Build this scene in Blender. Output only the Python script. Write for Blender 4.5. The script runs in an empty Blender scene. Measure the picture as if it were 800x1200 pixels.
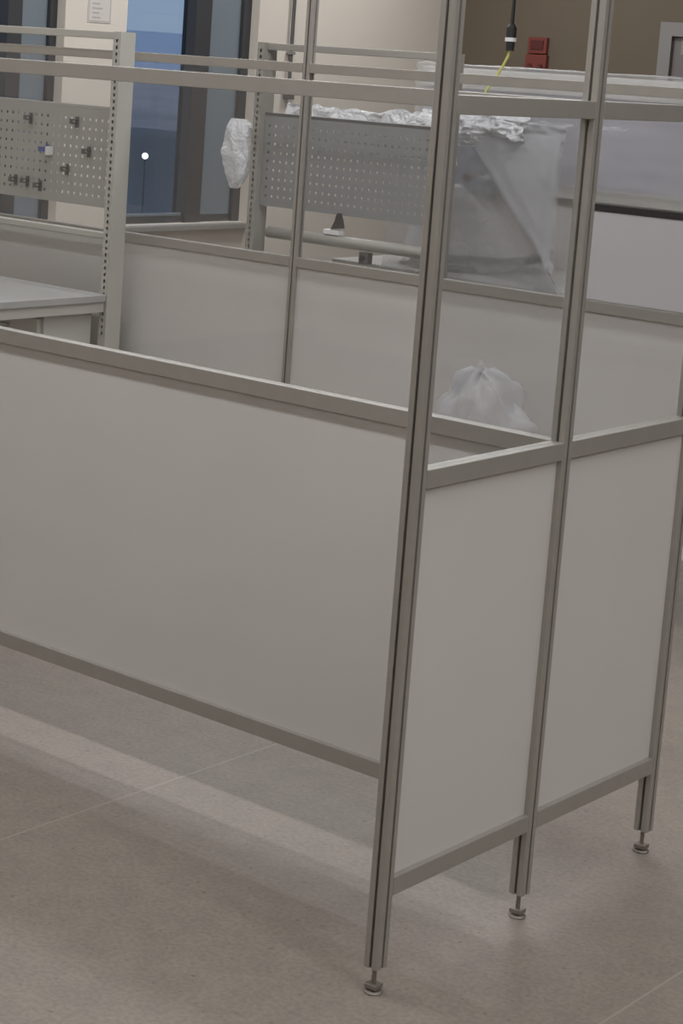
import bpy, bmesh, math, random
from mathutils import Vector, Matrix, noise
S = bpy.context.scene
COL = S.collection
random.seed(4)

# ------------------------------------------------------------------ camera
cam_d = bpy.data.cameras.new('camera'); cam = bpy.data.objects.new('camera', cam_d); COL.objects.link(cam)
S.camera = cam
YAW, PITCH, ROLL = 0.7056, 0.1713, -0.0642
FPX, CX, CY = 2299.6, 268.88, 462.32
fw = Vector((-math.sin(YAW)*math.cos(PITCH), math.cos(YAW)*math.cos(PITCH), -math.sin(PITCH)))
rt = Vector((math.cos(YAW), math.sin(YAW), 0)); dn = fw.cross(rt)
cr, sr = math.cos(ROLL), math.sin(ROLL)
r2 = rt*cr + dn*sr; d2 = -rt*sr + dn*cr
m = Matrix((r2, -d2, -fw)).transposed().to_4x4(); m.translation = Vector((1.819, -2.6193, 1.5796))
cam.matrix_world = m
cam_d.sensor_width = 36; cam_d.lens = FPX*36/1200
cam_d.shift_x = (400-CX)/1200; cam_d.shift_y = (CY-600)/1200
cam_d.clip_start = 0.05; cam_d.clip_end = 3000

# ------------------------------------------------------------------ world, lights, exposure
S.view_settings.view_transform = 'Standard'; S.view_settings.look = 'None'
S.view_settings.exposure = 0.0; S.view_settings.gamma = 1.0; S.view_settings.use_curve_mapping = False
W = bpy.data.worlds.new('evening_sky'); S.world = W; W.use_nodes = True
nt = W.node_tree; nt.nodes.clear()
out = nt.nodes.new('ShaderNodeOutputWorld'); bg = nt.nodes.new('ShaderNodeBackground')
tc = nt.nodes.new('ShaderNodeTexCoord'); sx = nt.nodes.new('ShaderNodeSeparateXYZ'); rp = nt.nodes.new('ShaderNodeValToRGB')
nt.links.new(tc.outputs['Generated'], sx.inputs[0]); nt.links.new(sx.outputs['Z'], rp.inputs[0])
rp.color_ramp.elements[0].position = 0.0; rp.color_ramp.elements[0].color = (.62, .80, 1.05, 1)
rp.color_ramp.elements[1].position = 0.5; rp.color_ramp.elements[1].color = (.40, .58, .95, 1)
nt.links.new(rp.outputs[0], bg.inputs[0]); bg.inputs[1].default_value = 1.0
nt.links.new(bg.outputs[0], out.inputs[0])

ROOM_Z = 2.9
def tube_and_fill_light(x, y, length, watts, z=2.86, col=(.975, .985, 1.0)):
    L = bpy.data.lights.new('ceiling_tube_and_fill_light', 'AREA'); L.shape = 'RECTANGLE'
    L.size = length; L.size_y = .22; L.energy = watts; L.color = col
    o = bpy.data.objects.new('ceiling_tube_and_fill_light', L); o.location = (x, y, z); COL.objects.link(o)
LP = .92
for x in (-3.2, -0.9, 1.4):
    tube_and_fill_light(x, 2.0, 2.2, 17*LP)
for x in (-3.0, -0.7, 1.6):
    tube_and_fill_light(x, -0.45, 2.2, 22*LP)
for y, w_ in ((3.3, 16), (4.6, 18), (6.1, 20)):
    tube_and_fill_light(-3.9, y, .9, w_*LP)
tube_and_fill_light(-1.7, 2.75, 1.2, 19*LP)  # fill light added to brighten the wrapped machine
for x in (-1.6, 1.2):  # fill row added to light the upright front panels
    tube_and_fill_light(x, -3.2, 2.2, 18*LP)
for y in (-.6, 1.2):  # side fill added to brighten the end panels
    tube_and_fill_light(3.4, y, 1.0, 26*LP)

# ------------------------------------------------------------------ materials
def mat(name, col, rough=.5, metal=0.0, noise_amt=0.0, nscale=8.0, bump=0.0, bscale=60.0, spec=.5):
    m = bpy.data.materials.new(name); m.use_nodes = True
    n = m.node_tree; b = n.nodes['Principled BSDF']
    b.inputs['Roughness'].default_value = rough; b.inputs['Metallic'].default_value = metal
    b.inputs['Specular IOR Level'].default_value = spec
    b.inputs['Base Color'].default_value = (*col, 1)
    g = n.nodes.new('ShaderNodeNewGeometry')
    if noise_amt:
        t = n.nodes.new('ShaderNodeTexNoise'); t.inputs['Scale'].default_value = nscale; t.inputs['Detail'].default_value = 4
        n.links.new(g.outputs['Position'], t.inputs['Vector'])
        r = n.nodes.new('ShaderNodeValToRGB')
        r.color_ramp.elements[0].position = .3; r.color_ramp.elements[1].position = .7
        r.color_ramp.elements[0].color = (*[c*(1-noise_amt) for c in col], 1)
        r.color_ramp.elements[1].color = (*[min(1, c*(1+noise_amt)) for c in col], 1)
        n.links.new(t.outputs[0], r.inputs[0]); n.links.new(r.outputs[0], b.inputs['Base Color'])
    if bump:
        t = n.nodes.new('ShaderNodeTexNoise'); t.inputs['Scale'].default_value = bscale; t.inputs['Detail'].default_value = 3
        n.links.new(g.outputs['Position'], t.inputs['Vector'])
        bu = n.nodes.new('ShaderNodeBump'); bu.inputs['Strength'].default_value = bump; bu.inputs['Distance'].default_value = .01
        n.links.new(t.outputs[0], bu.inputs['Height']); n.links.new(bu.outputs[0], b.inputs['Normal'])
    return m

def glass_mat(name, tint, gloss, rough=.02):
    m = bpy.data.materials.new(name); m.use_nodes = True; n = m.node_tree; n.nodes.clear()
    o = n.nodes.new('ShaderNodeOutputMaterial'); t = n.nodes.new('ShaderNodeBsdfTransparent'); g = n.nodes.new('ShaderNodeBsdfGlossy')
    t.inputs[0].default_value = (*tint, 1); g.inputs['Roughness'].default_value = rough; g.inputs[0].default_value = (1, 1, 1, 1)
    lw = n.nodes.new('ShaderNodeLayerWeight'); lw.inputs[0].default_value = .5
    pw = n.nodes.new('ShaderNodeMath'); pw.operation = 'POWER'; pw.inputs[1].default_value = 5; n.links.new(lw.outputs['Facing'], pw.inputs[0])
    mu = n.nodes.new('ShaderNodeMath'); mu.operation = 'MULTIPLY_ADD'; mu.inputs[1].default_value = .95*gloss; mu.inputs[2].default_value = .04*gloss
    n.links.new(pw.outputs[0], mu.inputs[0])
    x = n.nodes.new('ShaderNodeMixShader'); n.links.new(mu.outputs[0], x.inputs[0]); n.links.new(t.outputs[0], x.inputs[1]); n.links.new(g.outputs[0], x.inputs[2])
    n.links.new(x.outputs[0], o.inputs[0]); return m

def film_mat(name, clear, col=(.86, .86, .88), rough=.22, bump=.5, bscale=18, trans=.4):
    m = bpy.data.materials.new(name); m.use_nodes = True; n = m.node_tree; n.nodes.clear()
    o = n.nodes.new('ShaderNodeOutputMaterial'); t = n.nodes.new('ShaderNodeBsdfTransparent')
    b = n.nodes.new('ShaderNodeBsdfPrincipled'); b.inputs['Base Color'].default_value = (*col, 1); b.inputs['Roughness'].default_value = rough
    b.inputs['Specular IOR Level'].default_value = .8
    g = n.nodes.new('ShaderNodeNewGeometry'); tx = n.nodes.new('ShaderNodeTexNoise'); tx.inputs['Scale'].default_value = bscale
    tx.inputs['Detail'].default_value = 4; tx.inputs['Distortion'].default_value = 1.2
    n.links.new(g.outputs['Position'], tx.inputs['Vector'])
    bu = n.nodes.new('ShaderNodeBump'); bu.inputs['Strength'].default_value = bump; bu.inputs['Distance'].default_value = .02
    n.links.new(tx.outputs[0], bu.inputs['Height']); n.links.new(bu.outputs[0], b.inputs['Normal'])
    x = n.nodes.new('ShaderNodeMixShader'); x.inputs[0].default_value = 1-clear
    tl = n.nodes.new('ShaderNodeBsdfTranslucent'); tl.inputs[0].default_value = (*col, 1); n.links.new(bu.outputs[0], tl.inputs['Normal'])
    y = n.nodes.new('ShaderNodeMixShader'); y.inputs[0].default_value = trans
    n.links.new(b.outputs[0], y.inputs[1]); n.links.new(tl.outputs[0], y.inputs[2])
    n.links.new(t.outputs[0], x.inputs[1]); n.links.new(y.outputs[0], x.inputs[2]); n.links.new(x.outputs[0], o.inputs[0])
    return m

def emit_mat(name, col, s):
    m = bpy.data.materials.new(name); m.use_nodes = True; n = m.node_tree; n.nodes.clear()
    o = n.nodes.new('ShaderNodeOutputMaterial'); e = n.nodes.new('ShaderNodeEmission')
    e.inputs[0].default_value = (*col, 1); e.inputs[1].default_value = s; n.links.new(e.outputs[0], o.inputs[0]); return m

def floor_mat():
    m = mat('speckled_vinyl_floor', (.31, .268, .23), .42)
    n = m.node_tree; b = n.nodes['Principled BSDF']; L = n.links
    g = n.nodes.new('ShaderNodeNewGeometry')
    def nz(scale, detail, lo, hi, c0, c1):
        t = n.nodes.new('ShaderNodeTexNoise'); t.inputs['Scale'].default_value = scale; t.inputs['Detail'].default_value = detail
        L.new(g.outputs['Position'], t.inputs['Vector'])
        r = n.nodes.new('ShaderNodeValToRGB'); r.color_ramp.elements[0].position = lo; r.color_ramp.elements[1].position = hi
        r.color_ramp.elements[0].color = (*c0, 1); r.color_ramp.elements[1].color = (*c1, 1)
        L.new(t.outputs[0], r.inputs[0]); return r.outputs[0]
    def mul(a, c):
        x = n.nodes.new('ShaderNodeMix'); x.data_type = 'RGBA'; x.blend_type = 'MULTIPLY'; x.inputs[0].default_value = 1
        L.new(a, x.inputs[6]); L.new(c, x.inputs[7]); return x.outputs[2]
    base = nz(95, 3, .38, .62, (.250, .214, .182), (.297, .257, .220))
    blot = nz(14, 3, .35, .65, (.93, .93, .94), (1.04, 1.03, 1.02))
    spk = nz(70, 1, .27, .31, (.74, .74, .78), (1, 1, 1))
    c = mul(mul(base, blot), spk)
    # welded sheet seams along Y, 1.235 m apart
    s = n.nodes.new('ShaderNodeSeparateXYZ'); L.new(g.outputs['Position'], s.inputs[0])
    a = n.nodes.new('ShaderNodeMath'); a.operation = 'ADD'; a.inputs[1].default_value = .905+12.35; L.new(s.outputs['X'], a.inputs[0])
    d = n.nodes.new('ShaderNodeMath'); d.operation = 'MODULO'; d.inputs[1].default_value = 1.235; L.new(a.outputs[0], d.inputs[0])
    lt = n.nodes.new('ShaderNodeMath'); lt.operation = 'LESS_THAN'; lt.inputs[1].default_value = .005; L.new(d.outputs[0], lt.inputs[0])
    x = n.nodes.new('ShaderNodeMix'); x.data_type = 'RGBA'; L.new(lt.outputs[0], x.inputs[0]); L.new(c, x.inputs[6]); x.inputs[7].default_value = (.35, .305, .265, 1)
    L.new(x.outputs[2], b.inputs['Base Color'])
    return m

M = dict(
    alu=mat('anodised_aluminium', (.41, .385, .35), .42, .35, .03, 30),
    alu_dark=mat('aluminium_slot', (.10, .09, .08), .6),
    panel=mat('white_panel', (.66, .635, .61), .38, 0, .012, 5),
    glass=glass_mat('clear_polycarbonate', (.974, .977, .981), 1.0, .03),
    wglass=glass_mat('tinted_window_glass', (.62, .64, .66), 1.0, .01),
    steel=mat('bright_steel', (.55, .53, .50), .28, .9),
    bench=mat('bench_grey_paint', (.50, .485, .44), .45, 0, .02, 9),
    bench_dim=mat('bench_darker_grey', (.30, .285, .255), .45, 0, .02, 9),  # darker grey than the left bench
    peg=mat('pegboard_grey_paint', (.40, .39, .36), .5, 0, .03, 5),
    pegd=mat('dark_pegboard_grey', (.25, .25, .245), .5, 0, .03, 5),  # darker grey for the right bench's panel
    worktop=mat('grey_laminate', (.40, .395, .385), .4, 0, .02, 6),
    foot=mat('dull_foot_steel', (.26, .23, .20), .5, .5),
    bench_white=mat('pale_laminate', (.55, .535, .50), .4, 0, .02, 6),
    dark=mat('dark_plastic', (.03, .028, .028), .4),
    frame=mat('window_frame_dark', (.055, .055, .06), .45),
    flap=mat('window_flap_panel', (.20, .235, .265), .45, 0, .02, 6),
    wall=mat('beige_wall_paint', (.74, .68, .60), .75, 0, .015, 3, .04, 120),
    wall2=mat('dimmed_tan_wall', (.145, .115, .082), .75, 0, .015, 3, .04, 120),  # tan darkened further for the weak light on the back wall
    ceil=mat('ceiling_white', (.75, .74, .71), .8, 0, .01, 4),
    sill=mat('window_sill_stone', (.30, .285, .265), .5, 0, .05, 40),
    paper=mat('paper', (.66, .62, .58), .8, 0, .01, 20),
    ink=mat('faded_print', (.46, .42, .41), .8),
    red=mat('red_plastic', (.19, .042, .032), .4, 0, .04, 40),
    redd=mat('dark_red_plastic', (.10, .02, .018), .4),
    white=mat('white_plastic', (.75, .74, .72), .4),
    yellow=mat('yellow_cable', (.55, .52, .14), .45),
    black=mat('black_rubber', (.02, .018, .018), .5),
    clip=mat('grey_clip', (.14, .14, .14), .35, .4),
    blue=mat('blue_clip', (.10, .13, .30), .4),
    board=mat('plain_grey_board', (.63, .61, .63), .6),
    mgrey=mat('machine_grey_paint', (.64, .61, .59), .4, 0, .02, 8),
    mdark=mat('machine_dark_panel', (.32, .33, .38), .35),
    mblue=mat('cabinet_bluegrey_paint', (.48, .46, .50), .5, 0, .05, 7),
    doorg=mat('door_frame_grey', (.26, .25, .24), .5),
    doorp=mat('door_leaf_grey', (.20, .18, .175), .5, 0, .02, 5),
    film=film_mat('clear_plastic_film', .60, rough=.16),
    film_fold=film_mat('folded_plastic_film', .60, rough=.2, bump=.25, bscale=8),
    film_thick=film_mat('crumpled_plastic_film', .12, col=(.93, .93, .94), trans=.25, rough=.16, bump=.9, bscale=30),
    film_bag=film_mat('soft_plastic_bag', .66, rough=.25, bump=.7, bscale=14),
    film_thin=film_mat('thin_plastic_film', .70, rough=.25, bump=.35, bscale=9),
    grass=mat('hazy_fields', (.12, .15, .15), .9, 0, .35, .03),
    plain=mat('haze_pale_plain', (.55, .47, .41), .95, 0, .25, .02),  # distance haze put into the pale ground colour
    hill=mat('haze_pale_hills', (.82, .80, .80), .95, 0, .06, .01),  # hill colour lightened to carry the distance haze
    leaf=mat('dark_leaves', (.035, .06, .03), .7, 0, .4, 2),
    bark=mat('bark', (.08, .06, .045), .9, 0, .3, 6),
    glintglow=emit_mat('reflection_glow', (1, .97, .95), 6),  # glow that stands in for a reflection in the window
)
M['floor'] = floor_mat()

# ------------------------------------------------------------------ mesh helpers
class MB:
    def __init__(s): s.bm = bmesh.new()
    def box(s, a, b, bev=0.0, mtx=None):
        a = Vector(a); b = Vector(b)
        lo = Vector([min(a[i], b[i]) for i in range(3)]); hi = Vector([max(a[i], b[i]) for i in range(3)])
        g = bmesh.ops.create_cube(s.bm, size=1.0)['verts']
        for v in g: v.co = Vector([(lo[i]+hi[i])/2 + v.co[i]*(hi[i]-lo[i]) for i in range(3)])
        if bev:
            e = list({e for v in g for e in v.link_edges})
            r = bmesh.ops.bevel(s.bm, geom=e, offset=bev, segments=2, affect='EDGES', profile=.5)
            g = list({v for f in r['faces'] for v in f.verts} | {v for v in g if v.is_valid})
        if mtx:
            for v in g: v.co = mtx @ v.co
        return s
    def prism(s, poly, p0, axis, length):
        # poly: 2-D points in the plane across `axis`, extruded along it
        def P(a, b, t):
            return {'z': Vector((a, b, t)), 'x': Vector((t, a, b)), 'y': Vector((a, t, b))}[axis] + Vector(p0)
        v0 = [s.bm.verts.new(P(a, b, 0)) for a, b in poly]; v1 = [s.bm.verts.new(P(a, b, length)) for a, b in poly]
        n = len(poly)
        for i in range(n):
            j = (i+1) % n; s.bm.faces.new((v0[i], v0[j], v1[j], v1[i]))
        s.bm.faces.new(v0[::-1]); s.bm.faces.new(v1)
        return s
    def cyl(s, p, q, r, r2=None, seg=20):
        p = Vector(p); q = Vector(q); d = q-p
        mt = Matrix.Translation((p+q)/2) @ d.to_track_quat('Z', 'Y').to_matrix().to_4x4()
        bmesh.ops.create_cone(s.bm, cap_ends=True, segments=seg, radius1=r, radius2=r if r2 is None else r2, depth=d.length, matrix=mt)
        return s
    def tube(s, pts, r, seg=8):
        pts = [Vector(p) for p in pts]; rings = []
        for i, p in enumerate(pts):
            t = (pts[min(i+1, len(pts)-1)]-pts[max(i-1, 0)]).normalized()
            q = t.to_track_quat('Z', 'Y')
            rings.append([s.bm.verts.new(p + q @ Vector((r*math.cos(a), r*math.sin(a), 0))) for a in [2*math.pi*k/seg for k in range(seg)]])
        for A, B in zip(rings, rings[1:]):
            for k in range(seg): s.bm.faces.new((A[k], A[(k+1) % seg], B[(k+1) % seg], B[k]))
        s.bm.faces.new(rings[0][::-1]); s.bm.faces.new(rings[-1])
        return s
    def lathe(s, prof, c, seg=40):
        c = Vector(c); rings = []
        for r, z in prof:
            rings.append([s.bm.verts.new(c+Vector((r*math.cos(a), r*math.sin(a), z))) for a in [2*math.pi*k/seg for k in range(seg)]])
        for A, B in zip(rings, rings[1:]):
            for k in range(seg): s.bm.faces.new((A[k], A[(k+1) % seg], B[(k+1) % seg], B[k]))
        s.bm.faces.new(rings[0][::-1]); s.bm.faces.new(rings[-1])
        return s
    def plate(s, us, vs, skip, f, thick):
        # rectilinear lattice with missing cells, given a thickness: a punched sheet
        V = {}
        def vv(i, j):
            if (i, j) not in V: V[(i, j)] = s.bm.verts.new(f(us[i], vs[j]))
            return V[(i, j)]
        fs = []
        for i in range(len(us)-1):
            for j in range(len(vs)-1):
                if not skip(i, j): fs.append(s.bm.faces.new((vv(i, j), vv(i+1, j), vv(i+1, j+1), vv(i, j+1))))
        s.bm.normal_update()
        bmesh.ops.solidify(s.bm, geom=fs, thickness=thick)
        return s
    def sheet(s, nu, nv, f):
        g = [[s.bm.verts.new(f(i/(nu-1), j/(nv-1))) for j in range(nv)] for i in range(nu)]
        for i in range(nu-1):
            for j in range(nv-1): s.bm.faces.new((g[i][j], g[i+1][j], g[i+1][j+1], g[i][j+1]))
        return s
    def build(s, name, m, parent=None, smooth=False):
        bmesh.ops.recalc_face_normals(s.bm, faces=s.bm.faces)
        me = bpy.data.meshes.new(name); s.bm.to_mesh(me); s.bm.free()
        me.materials.append(m)
        if smooth:
            for p in me.polygons: p.use_smooth = True
        o = bpy.data.objects.new(name, me); COL.objects.link(o)
        if parent is not None:
            o.parent = parent
            base = Vector((0, 0, 0)); q = parent
            while q: base += q.location; q = q.parent
            me.transform(Matrix.Translation(-base))
        return o

def tag(o, label, cat, group=None):
    o['label'] = label; o['category'] = cat
    if group: o['group'] = group
    return o
def thing(name, label, cat, loc, group=None):
    o = bpy.data.objects.new(name, None); COL.objects.link(o); o.location = loc; o.empty_display_size = .1
    return tag(o, label, cat, group)
def struct(o): o['kind'] = 'structure'; return o
def N(x, y, z=0.0): return noise.noise(Vector((x, y, z)))

# ------------------------------------------------------------------ room shell
X0, X1, Y0, Y1 = -5.0, 4.2, -5.2, 7.2
TH = .25
struct(MB().box((X0-TH, Y0-.2, -.15), (X1+.2, Y1+.2, 0)).build('floor', M['floor']))
struct(MB().box((X0-TH, Y0-.2, ROOM_Z), (X1+.2, Y1+.2, ROOM_Z+.15)).build('ceiling', M['ceil']))
# the left wall with its two window openings
WZ0, WZ1 = .70, 2.35
WINS = [(2.75, 4.01), (4.43, 5.43)]
w = MB()
ys = [Y0-.2] + [t for a in WINS for t in a] + [Y1+.2]
for i in range(0, len(ys), 2): w.box((X0-TH, ys[i], 0), (X0, ys[i+1], ROOM_Z))
for a, b in WINS:
    w.box((X0-TH, a, 0), (X0, b, WZ0)); w.box((X0-TH, a, WZ1), (X0, b, ROOM_Z))
struct(w.build('wall_left', M['wall']))
DX0, DX1, DZ = -3.605, -2.56, 1.905
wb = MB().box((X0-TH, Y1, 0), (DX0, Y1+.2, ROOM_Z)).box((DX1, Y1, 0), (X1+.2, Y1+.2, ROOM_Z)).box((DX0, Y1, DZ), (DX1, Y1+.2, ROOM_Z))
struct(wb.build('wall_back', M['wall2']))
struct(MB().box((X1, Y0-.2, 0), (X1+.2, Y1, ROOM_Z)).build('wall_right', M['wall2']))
struct(MB().box((X0, Y0-.2, 0), (X1, Y0, ROOM_Z)).build('wall_front', M['wall']))

def window(n, a, b, m0, m1, e0):
    # fixed pane from a to m0, dark mullion m0..m1, opaque vent flap m1..e0, dark jamb e0..b
    xo, xi = X0-.14, X0-.07
    f = MB()
    f.box((xo, a, WZ0), (xi, a+.05, WZ1)).box((xo, m0, WZ0), (xi+.02, m1, WZ1)).box((xo, e0, WZ0), (xi+.015, b, WZ1))
    f.box((xo, a+.05, WZ1-.06), (xi, m0, WZ1)).box((xo, m1, WZ1-.06), (xi, e0, WZ1))
    f.box((xo, a+.05, WZ0), (xi, m0, WZ0+.035)).box((xo, m1, WZ0), (xi, e0, WZ0+.035))
    o = struct(f.build('window_%d' % n, M['frame']))
    MB().box((xo+.02, a+.05, WZ0+.035), (xo+.028, m0, WZ1-.06)).build('window_pane', M['wglass'], o)
    MB().box((xi-.02, a+.05, WZ0+.035), (xi-.006, m0, WZ0+.05), .002).build('glazing_bead', M['flap'], o)
    MB().box((xo+.015, m1, WZ0+.035), (xi-.005, e0, WZ1-.06), .004).build('vent_flap', M['flap'], o)
    MB().box((X0-.07, a-.0, WZ0-.001), (X0+.05, b, WZ0-.03), .004).build('window_sill', M['sill'], o)
    return o
window(1, WINS[0][0], WINS[0][1], 3.69, 3.78, 3.965)
window(2, WINS[1][0], WINS[1][1], 4.99, 5.11, 5.37)

# door at the far right of the back wall
d = MB()
fwid = .075
d.box((DX0, Y1-.014, 0), (DX0+fwid, Y1+.14, DZ)).box((DX1-fwid, Y1-.014, 0), (DX1, Y1+.14, DZ)).box((DX0+fwid, Y1-.014, DZ-fwid), (DX1-fwid, Y1+.14, DZ))
door = struct(d.build('door_1', M['doorg']))
MB().box((DX0+fwid+.001, Y1+.012, .01), (DX1-fwid-.001, Y1+.057, DZ-fwid-.001), .003).build('door_leaf', M['doorp'], door)
MB().box((DX0+fwid+.06, Y1-.01, DZ-fwid-.10), (DX1-fwid-.06, Y1+.012, DZ-fwid-.02), .004).build('door_closer', M['bench_dim'], door)
MB().box((DX0+.09+fwid, Y1+.006, .95), (DX1-.09-fwid, Y1+.012, DZ-fwid-.17), .002).build('door_inset_panel', M['doorg'], door)
MB().cyl((DX1-.13, Y1+.012, 1.0), (DX1-.13, Y1-.04, 1.0), .012).cyl((DX1-.12, Y1-.04, 1.0), (DX1-.25, Y1-.04, 1.0), .010).build('door_handle', M['steel'], door)
struct(MB().box((X0, Y1-.012, 0), (DX0, Y1, .09)).box((DX1, Y1-.012, 0), (X1, Y1, .09)).build('baseboard_back', M['doorg']))
struct(MB().box((X0, Y0, 0), (X0+.012, Y1-.012, .09)).build('baseboard_left', M['doorg']))

# ------------------------------------------------------------------ guard frames of slotted aluminium profile
H = .015
def profile_poly(cx=0, cy=0, h=H, s=.003, dep=.006, c=.002):
    side = [(-h+c, -h), (-s, -h), (-s, -h+dep), (s, -h+dep), (s, -h), (h-c, -h)]
    pts = []
    for k in range(4):
        a = k*math.pi/2; ca, sa = round(math.cos(a)), round(math.sin(a))
        pts += [(cx+x*ca-y*sa, cy+x*sa+y*ca) for x, y in side]
    return pts
def post(x, y, root, z0=.0475, z1=2.05):
    p = MB().prism(profile_poly(x, y), (0, 0, z0), 'z', z1-z0).build('post', M['alu'], root)
    f = MB().cyl((x, y, .006), (x, y, z0+.02), .0042, seg=12)
    f.lathe([(.016, 0), (.017, .002), (.014, .005), (.006, .006)], (x, y, 0), 24)
    rot = Matrix.Translation((x, y, 0)) @ Matrix.Rotation(.05, 4, 'Z') @ Matrix.Translation((-x, -y, 0))
    f.box((x-.012, y-.012, .008), (x+.012, y+.012, .0165), .0012, rot)
    f.build('levelling_foot', M['foot'], p)
    # dark strip set in the slot towards the viewer side
    MB().box((x-.0027, y-H+.0035, z0+.001), (x+.0027, y-H+.0058, z1-.01)).build('slot_strip', M['alu_dark'], p)
    return p
ZL, ZM, ZT = (.1774, .2105), (.892, .9245), (1.5077, 1.5391)
def bay(p, q, axis, root, zt=ZT, pane=True):
    # rails, lower white panel and clear upper pane between two posts centred at p and q
    a, b = p[axis]+H, q[axis]-H
    o = 1-axis; c = p[o]
    def B(u0, u1, v0, v1, z0, z1, bev=0):
        A = [0, 0, z0]; Z = [0, 0, z1]; A[axis] = u0; Z[axis] = u1; A[o] = v0; Z[o] = v1
        return MB().box(A, Z, bev)
    for z0, z1 in (ZL, ZM, zt):
        B(a, b, c-H, c+H, z0, z1, .0012).build('rail', M['alu'], root)
    B(a, b, c-.003, c+.003, ZL[1], ZM[0]).build('lower_panel', M['panel'], root)
    if pane: B(a, b, c-.002, c+.002, ZM[1], zt[0]).build('clear_pane', M['glass'], root)

LB, LC = .4566, .9295
g = thing('guard_frame', 'tall aluminium machine guard in front with three posts, white lower panels and clear upper panes', 'guard frame', (0, LB, 0))
for x, y in ((0, 0), (0, LB), (0, LC), (-2.62, LB)): post(x, y, g)
bay((-2.62, LB), (0, LB), 0, g)
bay((0, 0), (0, LB), 1, g)
bay((0, LB), (0, LC), 1, g)

LF = 2.515
f = thing('guard_frame', 'second aluminium guard with white panels standing parallel behind the front one', 'guard frame', (-2.3, LF, 0))
FX = [-4.2, -2.303, -.40]
for x in FX: post(x, LF, f)
ZTF = (1.5355, 1.567)
for xa, xb in zip(FX, FX[1:]): bay((xa, LF), (xb, LF), 0, f, ZTF)

# plain grey board standing on the far guard's middle rail
bd = thing('blank_board', 'plain grey blank board with dark top edge, standing on the far guard rail', 'board', (-.95, LF-.02, ZM[1]))
MB().box((-1.215, LF-.012, ZM[1]+.004), (-.62, LF-.004, 1.192), .0015).build('board_face', M['board'], bd)
MB().box((-1.215, LF-.0135, 1.192), (-.62, LF-.0035, 1.213), .001).build('top_edge_strip', M['dark'], bd)

# ------------------------------------------------------------------ workbenches with perforated back panels
def lattice(lo, hi, pitch, hole):
    n = int((hi-lo-.012)/pitch); off = lo + ((hi-lo)-(n-1)*pitch)/2
    us = [lo]; holes = set()
    for k in range(n):
        c = off+k*pitch; holes.add(len(us)); us += [c-hole/2, c+hole/2]
    us.append(hi); return us, holes
def upright(x0, y, root, bm, z1=1.63, w=.036, dep=.075):
    # channel: slotted narrow face towards -Y, plain broad side faces
    vs, hv = lattice(.55, z1-.01, .0235, .0115)
    vs = [0]+vs; hv = {k+1 for k in hv}; vs.append(z1)
    us = [x0, x0+.013, x0+.023, x0+w]
    m = MB().plate(us, vs, lambda i, j: i == 1 and j in hv, lambda u, v: Vector((u, y-dep/2, v)), .002)
    m.box((x0, y-dep/2+.002, 0), (x0+.002, y+dep/2, z1)).box((x0+w-.002, y-dep/2+.002, 0), (x0+w, y+dep/2, z1))
    m.box((x0+.002, y+dep/2-.002, 0), (x0+w-.002, y+dep/2, z1)).box((x0, y-dep/2, z1), (x0+w, y+dep/2, z1+.003))
    m.box((x0+.005, y-dep/2+.012, .5), (x0+w-.005, y-dep/2+.014, z1-.005))
    o = m.build('upright', bm, root)
    return o
def bench(label, xl, xr, y, pegm, depth=.75, bar=False, bm=None):
    bm = bm or M['bench']
    t = thing('workbench', label, 'workbench', ((xl+xr)/2, y, 0))
    upright(xl, y, t, bm); upright(xr-.036, y, t, bm)
    MB().box((xl+.036, y-.02, 1.606), (xr-.036, y+.02, 1.632), .002).build('top_bar', bm, t)
    a, b = xl+.037, xr-.037
    us, hu = lattice(a, b, .031, .0095); vs, hv = lattice(1.012, 1.357, .0335, .0095)
    MB().plate(us, vs, lambda i, j: i in hu and j in hv, lambda u, v: Vector((u, y-.012, v)), .002).build('perforated_panel', pegm, t)
    MB().box((a, y-.012, 1.357), (b, y+.012, 1.369), .001).build('panel_edge', M['clip'] if bar else pegm, t)
    if bar:
        r = MB()
        r.prism([(y-.028+.03*math.cos(q), .915+.022*math.sin(q)) for q in [2*math.pi*k/20 for k in range(20)]], (xl+.11, 0, 0), 'x', xr-xl-.13)
        r.build('power_rail', bm, t, True)
    else:
        MB().box((a, y-.02, .903), (b, y+.012, .925), .003).build('cross_bar', bm, t)
    y0, y1 = (y-depth, y-.04)
    MB().box((xl-.0, y0, .683), (xr+.0, y1, .71), .003).build('worktop', M['worktop'], t)
    for x in (xl+.01, xr-.05):
        MB().box((x, y0+.06, .645), (x+.04, y1, .683), .002).build('bracket', bm, t)
        MB().box((x, y0+.06, 0), (x+.04, y0+.10, .645), .002).build('leg', bm, t)
    return t
lb = bench('grey workbench at left with tool clips on its perforated panel and pale worktop', -4.06, -3.035, 2.41, M['peg'])
# drawer pedestal under the left bench
pd = thing('drawer_pedestal', 'pale cabinet under the worktop of the left workbench', 'cabinet', (-3.3, 2.2, 0))
MB().box((-3.55, 2.12, .03), (-3.09, 2.355, .64), .003).build('body', M['bench_white'], pd)
for z in (.05, .25, .45):
    dr = MB().box((-3.54, 2.10, z), (-3.10, 2.12, z+.18), .003).build('drawer', M['bench_white'], pd)
    MB().cyl((-3.40, 2.092, z+.14), (-3.24, 2.092, z+.14), .006).build('handle', M['steel'], dr)
MB().box((-3.53, 2.14, 0), (-3.11, 2.34, .03)).build('plinth', M['dark'], pd)

rb = bench('grey workbench behind the far guard with darker perforated panel and rounded power rail', -3.12, -2.215, 3.25, M['pegd'], depth=.6, bar=True, bm=M['bench_dim'])

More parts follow.
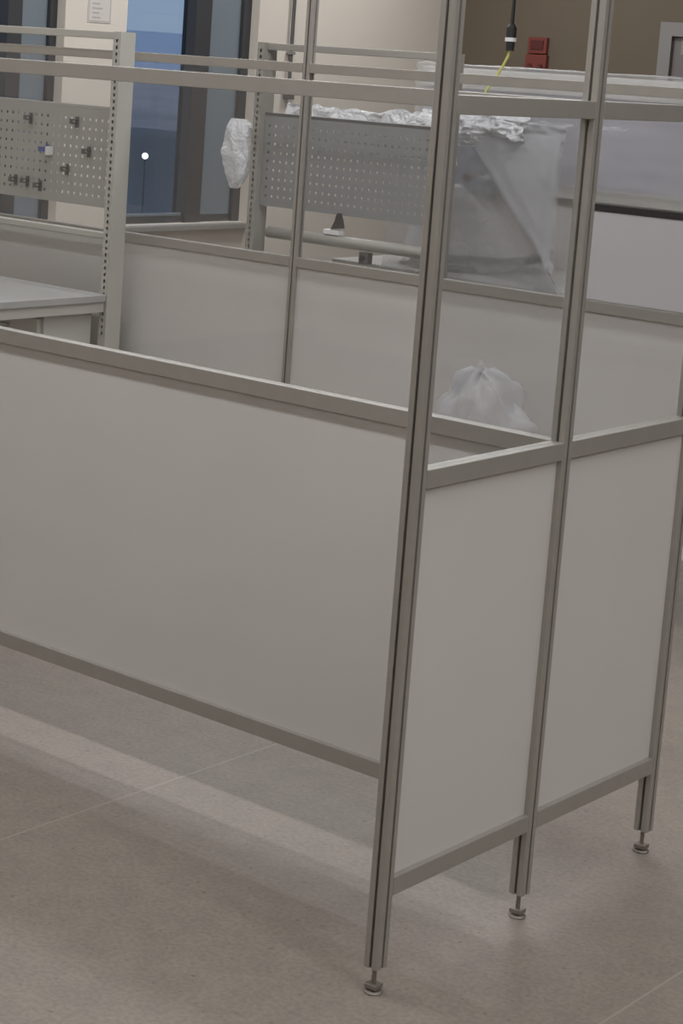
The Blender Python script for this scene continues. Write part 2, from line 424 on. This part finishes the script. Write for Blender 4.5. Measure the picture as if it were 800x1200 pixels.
def clip(x, y, z, label, m, s=1.0, wide=False):
    t = thing('tool_clip', label, 'tool clip', (x, y, z), 'tool clips on the left pegboard')
    MB().box((x-.008*s, y-.004, z-.020*s), (x+.008*s, y, z+.020*s), .001).build('back_plate', m, t)
    h = MB(); hw = .007*s*(2.2 if wide else 1)
    h.box((x-hw, y-.030, z-.006), (x+hw, y-.004, z-.001), .001).box((x-hw, y-.034, z-.006), (x+hw, y-.028, z+.012*s), .001)
    h.box((x-hw*.8, y-.018, z+.006), (x+hw*.8, y-.004, z+.011), .001)
    h.build('hook', m, t)
    return t
# clip places on the panel (y = front of the perforated sheet)
PY = 2.396
CL = [(-3.493, 1.303, 'small grey clip high on the left of the pegboard, beside the small holes', 'clip', False),
      (-3.253, 1.305, 'small grey clip nearest the top right corner of the left pegboard', 'clip', False),
      (-3.400, 1.195, 'blue and white clip in the middle of the left pegboard', 'blue', True),
      (-3.185, 1.204, 'dark clip at the right of the left pegboard, closest to the slotted upright', 'clip', False),
      (-3.290, 1.132, 'small grey clip low on the pegboard, below and left of the dark right-hand clip', 'clip', False),
      (-3.560, 1.072, 'leftmost of three small clips in the bottom row of the left pegboard', 'clip', False),
      (-3.497, 1.072, 'middle one of three small clips in the bottom row of the left pegboard', 'clip', False),
      (-3.428, 1.062, 'rightmost of three small clips in the bottom row of the left pegboard', 'clip', False)]
for x, z, lab, mk, wd in CL:
    t = clip(x, PY, z, lab, M[mk], 1.0, wd)
    if mk == 'blue':
        MB().box((x+.018, PY-.03, z-.018), (x+.030, PY, z+.014), .002).build('pale_tab', M['white'], t)

# small clamp on the power rail of the right bench, socket below it
cl = thing('clamp', 'small dark clamp with white base standing on the power rail of the right workbench', 'clamp', (-2.69, 3.222, .937))
MB().prism([(-2.70, .958), (-2.655, .965), (-2.665, .998), (-2.675, 1.02), (-2.683, .99)], (0, 3.205, 0), 'y', .03).build('wedge', M['dark'], cl)
MB().box((-2.735, 3.205, .937), (-2.66, 3.24, .957), .003).build('base', M['white'], cl)
so = thing('socket_box', 'small dark socket under the power rail of the right workbench', 'socket', (-2.53, 3.2, .87))
MB().box((-2.555, 3.20, .845), (-2.515, 3.235, .889), .003).build('housing', M['clip'], so)
MB().cyl((-2.535, 3.20, .867), (-2.535, 3.194, .867), .012).build('outlet', M['black'], so)

# ------------------------------------------------------------------ plastic film on the right bench
def film_over_panel(u, v):
    x = -3.03+u*.75
    k = N(x*13, v*7, 0)*.020 + N(x*30, v*18, 5)*.010
    h = 1.405+.028*N(x*5, 1, 3)+.012*N(x*15, 2, 3)
    if v < .5: t = v/.5; y = 3.278+.02*t; z = 1.25+(h-1.25)*t
    else: t = (v-.5)/.5; y = 3.298+.09*t; z = h-.17*t*t
    return Vector((x, max(y+k*.8, 3.268), z+k*.7))
tag(MB().sheet(90, 30, film_over_panel).build('plastic_sheet', M['film_thick'], None, True),
    'crumpled clear plastic sheet bunched behind the top edge of the dark pegboard', 'plastic sheet')
def film_on_upright(u, v):
    a = u*2*math.pi; zz = 1.335 - v*.27
    r = .055*math.sin(math.pi*min(1, v*.93+.07))**.6+.012
    k = N(math.cos(a)*2, math.sin(a)*2, v*5)*.018 + N(math.cos(a)*5, math.sin(a)*5, v*12)*.008
    return Vector((-3.2075+(r+k)*math.cos(a), 3.235+(r+k)*.6*math.sin(a), zz))
pb = tag(MB().sheet(40, 36, film_on_upright).build('plastic_bag', M['film_thick'], None, True),
    'bunched clear plastic hanging beside the slotted upright of the right workbench, against the window', 'plastic bag')
ts = MB()     # short tied end, stuck to the side of the upright
ua = -3.1185
ts.box((-3.175, 3.23, 1.302), (ua-.002, 3.242, 1.316), .001)
ts.build('tied_end', M['film_thick'], pb)

# crumpled bundle between the two guards
def bundle(u, v):
    a = u*2*math.pi; zz = .71*v
    r = .175*(1-.12*v)*math.sqrt(max(0, 1-max(0, (v-.62)/.38)**2.2))
    r = max(r, .01)
    k = N(math.cos(a)*1.8, math.sin(a)*1.8, v*5)*.075 + N(math.cos(a)*4, math.sin(a)*4, v*11)*.035 + N(math.cos(a)*10, math.sin(a)*10, v*24)*.010
    return Vector((-1.335+(r+k)*1.05*math.cos(a), 2.22+(r+k)*.8*math.sin(a), max(0.002, zz+k*.5*v)))
tag(MB().sheet(60, 60, bundle).build('plastic_bundle', M['film_bag'], None, True),
    'crumpled heap of clear plastic on the floor between the two guards', 'plastic bundle')

# ------------------------------------------------------------------ work table with the wrapped machine
tb = thing('work_table', 'white work table under the round-based machine', 'table', (-2.2, 3.8, 0))
MB().box((-2.85, 3.42, .79), (-1.72, 4.10, .825), .004).build('table_top', M['bench_white'], tb)
for x in (-2.80, -1.81):
    for y in (3.46, 4.02): MB().box((x, y, 0), (x+.04, y+.04, .79), .002).build('leg', M['bench'], tb)
mc = thing('bench_machine', 'grey bench machine on a round dark-rimmed base under a plastic sheet', 'machine', (-2.40, 3.78, .825))
MB().lathe([(.27, 0), (.285, .004), (.285, .024), (.27, .03)], (-2.445, 3.76, .862), 60).build('base_rim', M['dark'], mc)
MB().lathe([(.20, 0), (.22, .005), (.235, .037)], (-2.445, 3.76, .825), 48).build('base_plinth', M['mgrey'], mc)
MB().lathe([(.255, 0), (.25, .02), (.215, .14), (.20, .25), (.19, .26)], (-2.445, 3.76, .892), 60).build('lower_housing', M['mgrey'], mc)
MB().box((-2.44, 3.58, 1.12), (-2.23, 3.72, 1.34), .015).build('head', M['mdark'], mc)
MB().box((-2.45, 3.57, 1.325), (-2.22, 3.73, 1.36), .008).build('lid', M['mgrey'], mc)
MB().cyl((-2.35, 3.58, 1.182), (-2.35, 3.56, 1.182), .014).build('stop_button', M['red'], mc)
MB().cyl((-2.27, 3.58, 1.185), (-2.27, 3.565, 1.185), .012).build('start_button', M['white'], mc)

def drape(u, v):
    # sheet thrown over the machine; the front hangs past the table edge with one long diagonal crease
    x = -2.60+u*(.735+.06*max(0, v-.2))
    if v < .2:
        t = v/.2; y = 3.98-t*.50; z = 1.40 + N(x*9, y*9)*.015+N(x*22, y*22)*.008
    else:
        t = (v-.2)/.8; y = 3.48-.09*t**.6; z = 1.405-.62*t
        q = (x+2.24) - (1.33-z)*.92            # signed distance from the crease
        y -= .028*math.exp(-(q*52)**2) + .05*max(0, min(1, .5+q*7)) - .02
        y -= .008*N(x*7, z*4, 2) + .004*N(x*22, z*14, 7)
        if t < .2: y += N(x*16, t*30, 9)*.02*(1-t*5)
    return Vector((x, y, z))
ds = tag(MB().sheet(130, 140, drape).build('plastic_sheet', M['film'], None, True),
    'clear plastic sheet draped over the round-based machine, with a long diagonal crease', 'plastic sheet')
def fold(u, v):
    # second layer of the sheet, right of the crease
    t = .06+v*.94; z = 1.405-.62*t
    xc = -2.235+(1.33-z)*.92; xr = -2.60+.735+.06*(.8*t)
    x = xc+(max(xr-xc, .004))*u
    y = 3.48-.09*t**.6-.05-.008*N(x*7, z*4, 2)-.012*math.sin(u*math.pi)-.004
    return Vector((x, y, z))
MB().sheet(40, 80, fold).build('folded_layer', M['film_fold'], ds, True)
def crumple(u, v):
    x = -2.47+u*.47; t = v
    y = 3.42-.04*math.sin(t*3.0)+N(x*15, t*6, 1)*.030+N(x*38, t*15, 3)*.014
    z = 1.425-.115*t+N(x*12, t*7, 8)*.014+.012*N(x*5, 3)
    return Vector((x, min(y, 3.425+.02*t) , z))
MB().sheet(90, 40, crumple).build('crumpled_fold', M['film_thick'], ds, True)

# ------------------------------------------------------------------ long wrapped cabinet behind
lc = thing('wrapped_cabinet', 'long blue-grey equipment cabinet under plastic film behind the far guard', 'cabinet', (-1.9, 4.5, 0))
xa, xb, ya, yb = -3.05, -.9, 4.22, 4.85
MB().box((xa, ya+.02, .08), (xb, yb, 1.06), .004).build('base_cabinet', M['mgrey'], lc)
MB().box((xa+.03, ya+.05, 0), (xb-.03, yb-.02, .08)).build('plinth', M['dark'], lc)
MB().box((xa+.01, ya+.03, 1.06), (xb-.01, yb-.01, 1.095)).build('recess', M['mgrey'], lc)
MB().box((xa, ya-.01, 1.095), (xb, yb, 1.15), .004).build('lower_trim', M['bench_white'], lc)
MB().box((xa, ya, 1.15), (xb, yb, 1.50), .004).build('body', M['mblue'], lc)
MB().box((xa, ya-.012, 1.50), (xb, yb, 1.585), .006).build('lid', M['bench_white'], lc)
def cab_film(u, v):
    x = xa-.02+u*(xb-xa+.04)
    if v < .35: t = v/.35; y = yb-.03-t*(yb-ya+.01); z = 1.600+.006*N(x*7, y*9)+.004*N(x*20, y*20)
    else:
        t = (v-.35)/.65; y = ya-.028-.006*N(x*6, t*3)-.010*N(x*3, t*9, 5); z = 1.598-t*.46+.01*N(x*5, 1)
        y -= .012*math.exp(-((t-.13+.06*N(x*2.2, 3))*22)**2)
    return Vector((x, y, z))
tag(MB().sheet(160, 60, cab_film).build('plastic_film_cover', M['film_thin'], None, True),
    'thin plastic film pulled over the long blue-grey cabinet', 'plastic sheet')

# ------------------------------------------------------------------ on and near the walls
pl = thing('hanging_plug', 'black plug connector with white band hanging on a cord beside the red call point', 'plug', (-2.43, 3.9, ROOM_Z))
hx, hy = -2.44, 3.92
MB().tube([(hx, hy, ROOM_Z), (hx+.004, hy, 2.3), (hx, hy, 1.745)], .008).build('cord', M['black'], pl)
MB().cyl((hx, hy, 1.75), (hx, hy, 1.712), .020, .020).cyl((hx, hy, 1.765), (hx, hy, 1.75), .010, .020).build('upper_body', M['black'], pl)
MB().cyl((hx, hy, 1.712), (hx, hy, 1.697), .022).build('white_collar', M['white'], pl)
MB().cyl((hx, hy, 1.697), (hx, hy, 1.662), .018, .016).build('lower_body', M['black'], pl)
MB().tube([(hx, hy, 1.668), (hx-.006, hy, 1.64), (hx-.02, hy-.01, 1.60), (hx-.045, hy-.02, 1.55), (hx-.075, hy-.03, 1.50), (hx-.08, hy-.04, 1.455), (hx-.06, hy-.05, 1.425)], .005).build('yellow_cable', M['yellow'], pl)

ax, az = -4.375, 1.70
al = thing('alarm_call_point', 'red fire alarm call point on the darkened tan back wall', 'fire alarm', (ax, Y1, az))
MB().box((ax-.062, Y1-.03, az-.005), (ax+.062, Y1, az+.088), .004).build('upper_box', M['red'], al)
MB().box((ax-.042, Y1-.036, az+.018), (ax+.042, Y1-.03, az+.07), .002).build('push_plate', M['redd'], al)
MB().box((ax-.07, Y1-.035, az-.088), (ax+.07, Y1, az-.010), .004).build('lower_box', M['red'], al)
for dx in (-.035, .035): MB().cyl((ax+dx, Y1-.034, az-.075), (ax+dx, Y1-.044, az-.075), .014).build('screw_cap', M['redd'], al)

nx = X0+.002
nf = thing('paper_notice', 'pale paper notice pinned to the beige wall between the windows', 'notice', (X0, 4.23, 1.7))
MB().box((X0, 4.155, 1.690), (X0+.003, 4.315, 1.92)).build('sheet_of_paper', M['paper'], nf)
b_ = MB()
for z0 in [1.71+.022*k for k in range(9)]:
    b_.box((X0+.003, 4.185, z0), (X0+.0036, 4.215+.07*random.random()+.01, z0+.007))
b_.box((X0+.003, 4.160, 1.695), (X0+.0036, 4.164, 1.915)).box((X0+.003, 4.306, 1.695), (X0+.0036, 4.310, 1.915)).box((X0+.003, 4.164, 1.695), (X0+.0036, 4.306, 1.699))
b_.build('faded_print', M['ink'], nf)

cd = thing('wall_conduit', 'thin dark conduit running down the beige wall right of the window', 'conduit', (X0, 5.69, 1.4))
MB().cyl((X0+.02, 5.69, ROOM_Z), (X0+.02, 5.69, 1.44), .010).build('pipe', M['clip'], cd)
MB().box((X0, 5.665, 1.36), (X0+.045, 5.715, 1.44), .004).build('end_box', M['clip'], cd)
for z in (1.6, 2.1, 2.6): MB().box((X0, 5.67, z), (X0+.036, 5.71, z+.015), .002).build('pipe_clamp', M['doorg'], cd)

# ------------------------------------------------------------------ outdoors, seen through the windows
def land(u, v):
    x = -9-u*150; y = -60+v*300
    return Vector((x, y, -7.6+.5*N(x*.03, y*.03)))
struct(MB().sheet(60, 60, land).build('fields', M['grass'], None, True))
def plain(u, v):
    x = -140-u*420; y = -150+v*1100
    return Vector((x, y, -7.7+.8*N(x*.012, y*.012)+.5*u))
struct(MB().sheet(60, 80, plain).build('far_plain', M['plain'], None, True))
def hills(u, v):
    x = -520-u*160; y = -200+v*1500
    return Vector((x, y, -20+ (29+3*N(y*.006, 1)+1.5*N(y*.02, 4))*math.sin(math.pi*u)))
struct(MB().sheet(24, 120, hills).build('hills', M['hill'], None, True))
C0 = Vector((1.819, -2.6193, 1.5796))
tr = thing('tree', 'dark leafy tree outside the left window', 'tree', (-26, 13.2, -8.2))
tx, ty = -26.0, 14.45
MB().cyl((tx, ty, -8.4), (tx, ty, -2), .22, .12).tube([(tx, ty, -3), (tx+.5, ty+.4, -1), (tx+.7, ty+.5, .5)], .07).tube([(tx, ty, -3.3), (tx-.5, ty-.4, -1.2), (tx-.6, ty-.6, .4)], .07).build('trunk', M['bark'], tr)
lf = MB()
for k in range(420):
    a = random.random()*6.28; zz = random.random(); rr = (1.25*math.sin(math.pi*(zz*.85+.12)))*math.sqrt(random.random())
    p = Vector((tx+rr*math.cos(a), ty+rr*math.sin(a), -2.6+zz*4.9))
    q = Matrix.Rotation(random.random()*6.28, 3, Vector((random.random()-.5, random.random()-.5, random.random()-.5)).normalized())
    s_ = .10+.12*random.random()
    vs = [lf.bm.verts.new(p+q @ Vector(c)*s_) for c in ((-1, 0, 0), (0, -.5, .1), (1, 0, 0), (0, .5, .1))]
    lf.bm.faces.new(vs)
lf.build('foliage', M['leaf'], tr)
lx = -30.0; dirv = (Vector((-5, 4.613, 1.05))-C0); lp = C0+dirv*((lx-C0.x)/dirv.x)  # glowing globe and pole added for a reflection in the window glass
sl = thing('reflection_glint', 'small glowing globe on a pole, added for a bright reflection in the window', 'reflection stand-in', (lp.x, lp.y, -8.3))
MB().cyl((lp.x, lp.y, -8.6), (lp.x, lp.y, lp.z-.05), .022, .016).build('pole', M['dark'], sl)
gl = MB(); bmesh.ops.create_uvsphere(gl.bm, u_segments=20, v_segments=12, radius=.075, matrix=Matrix.Translation(lp)); gl.build('globe', M['glintglow'], sl, True)
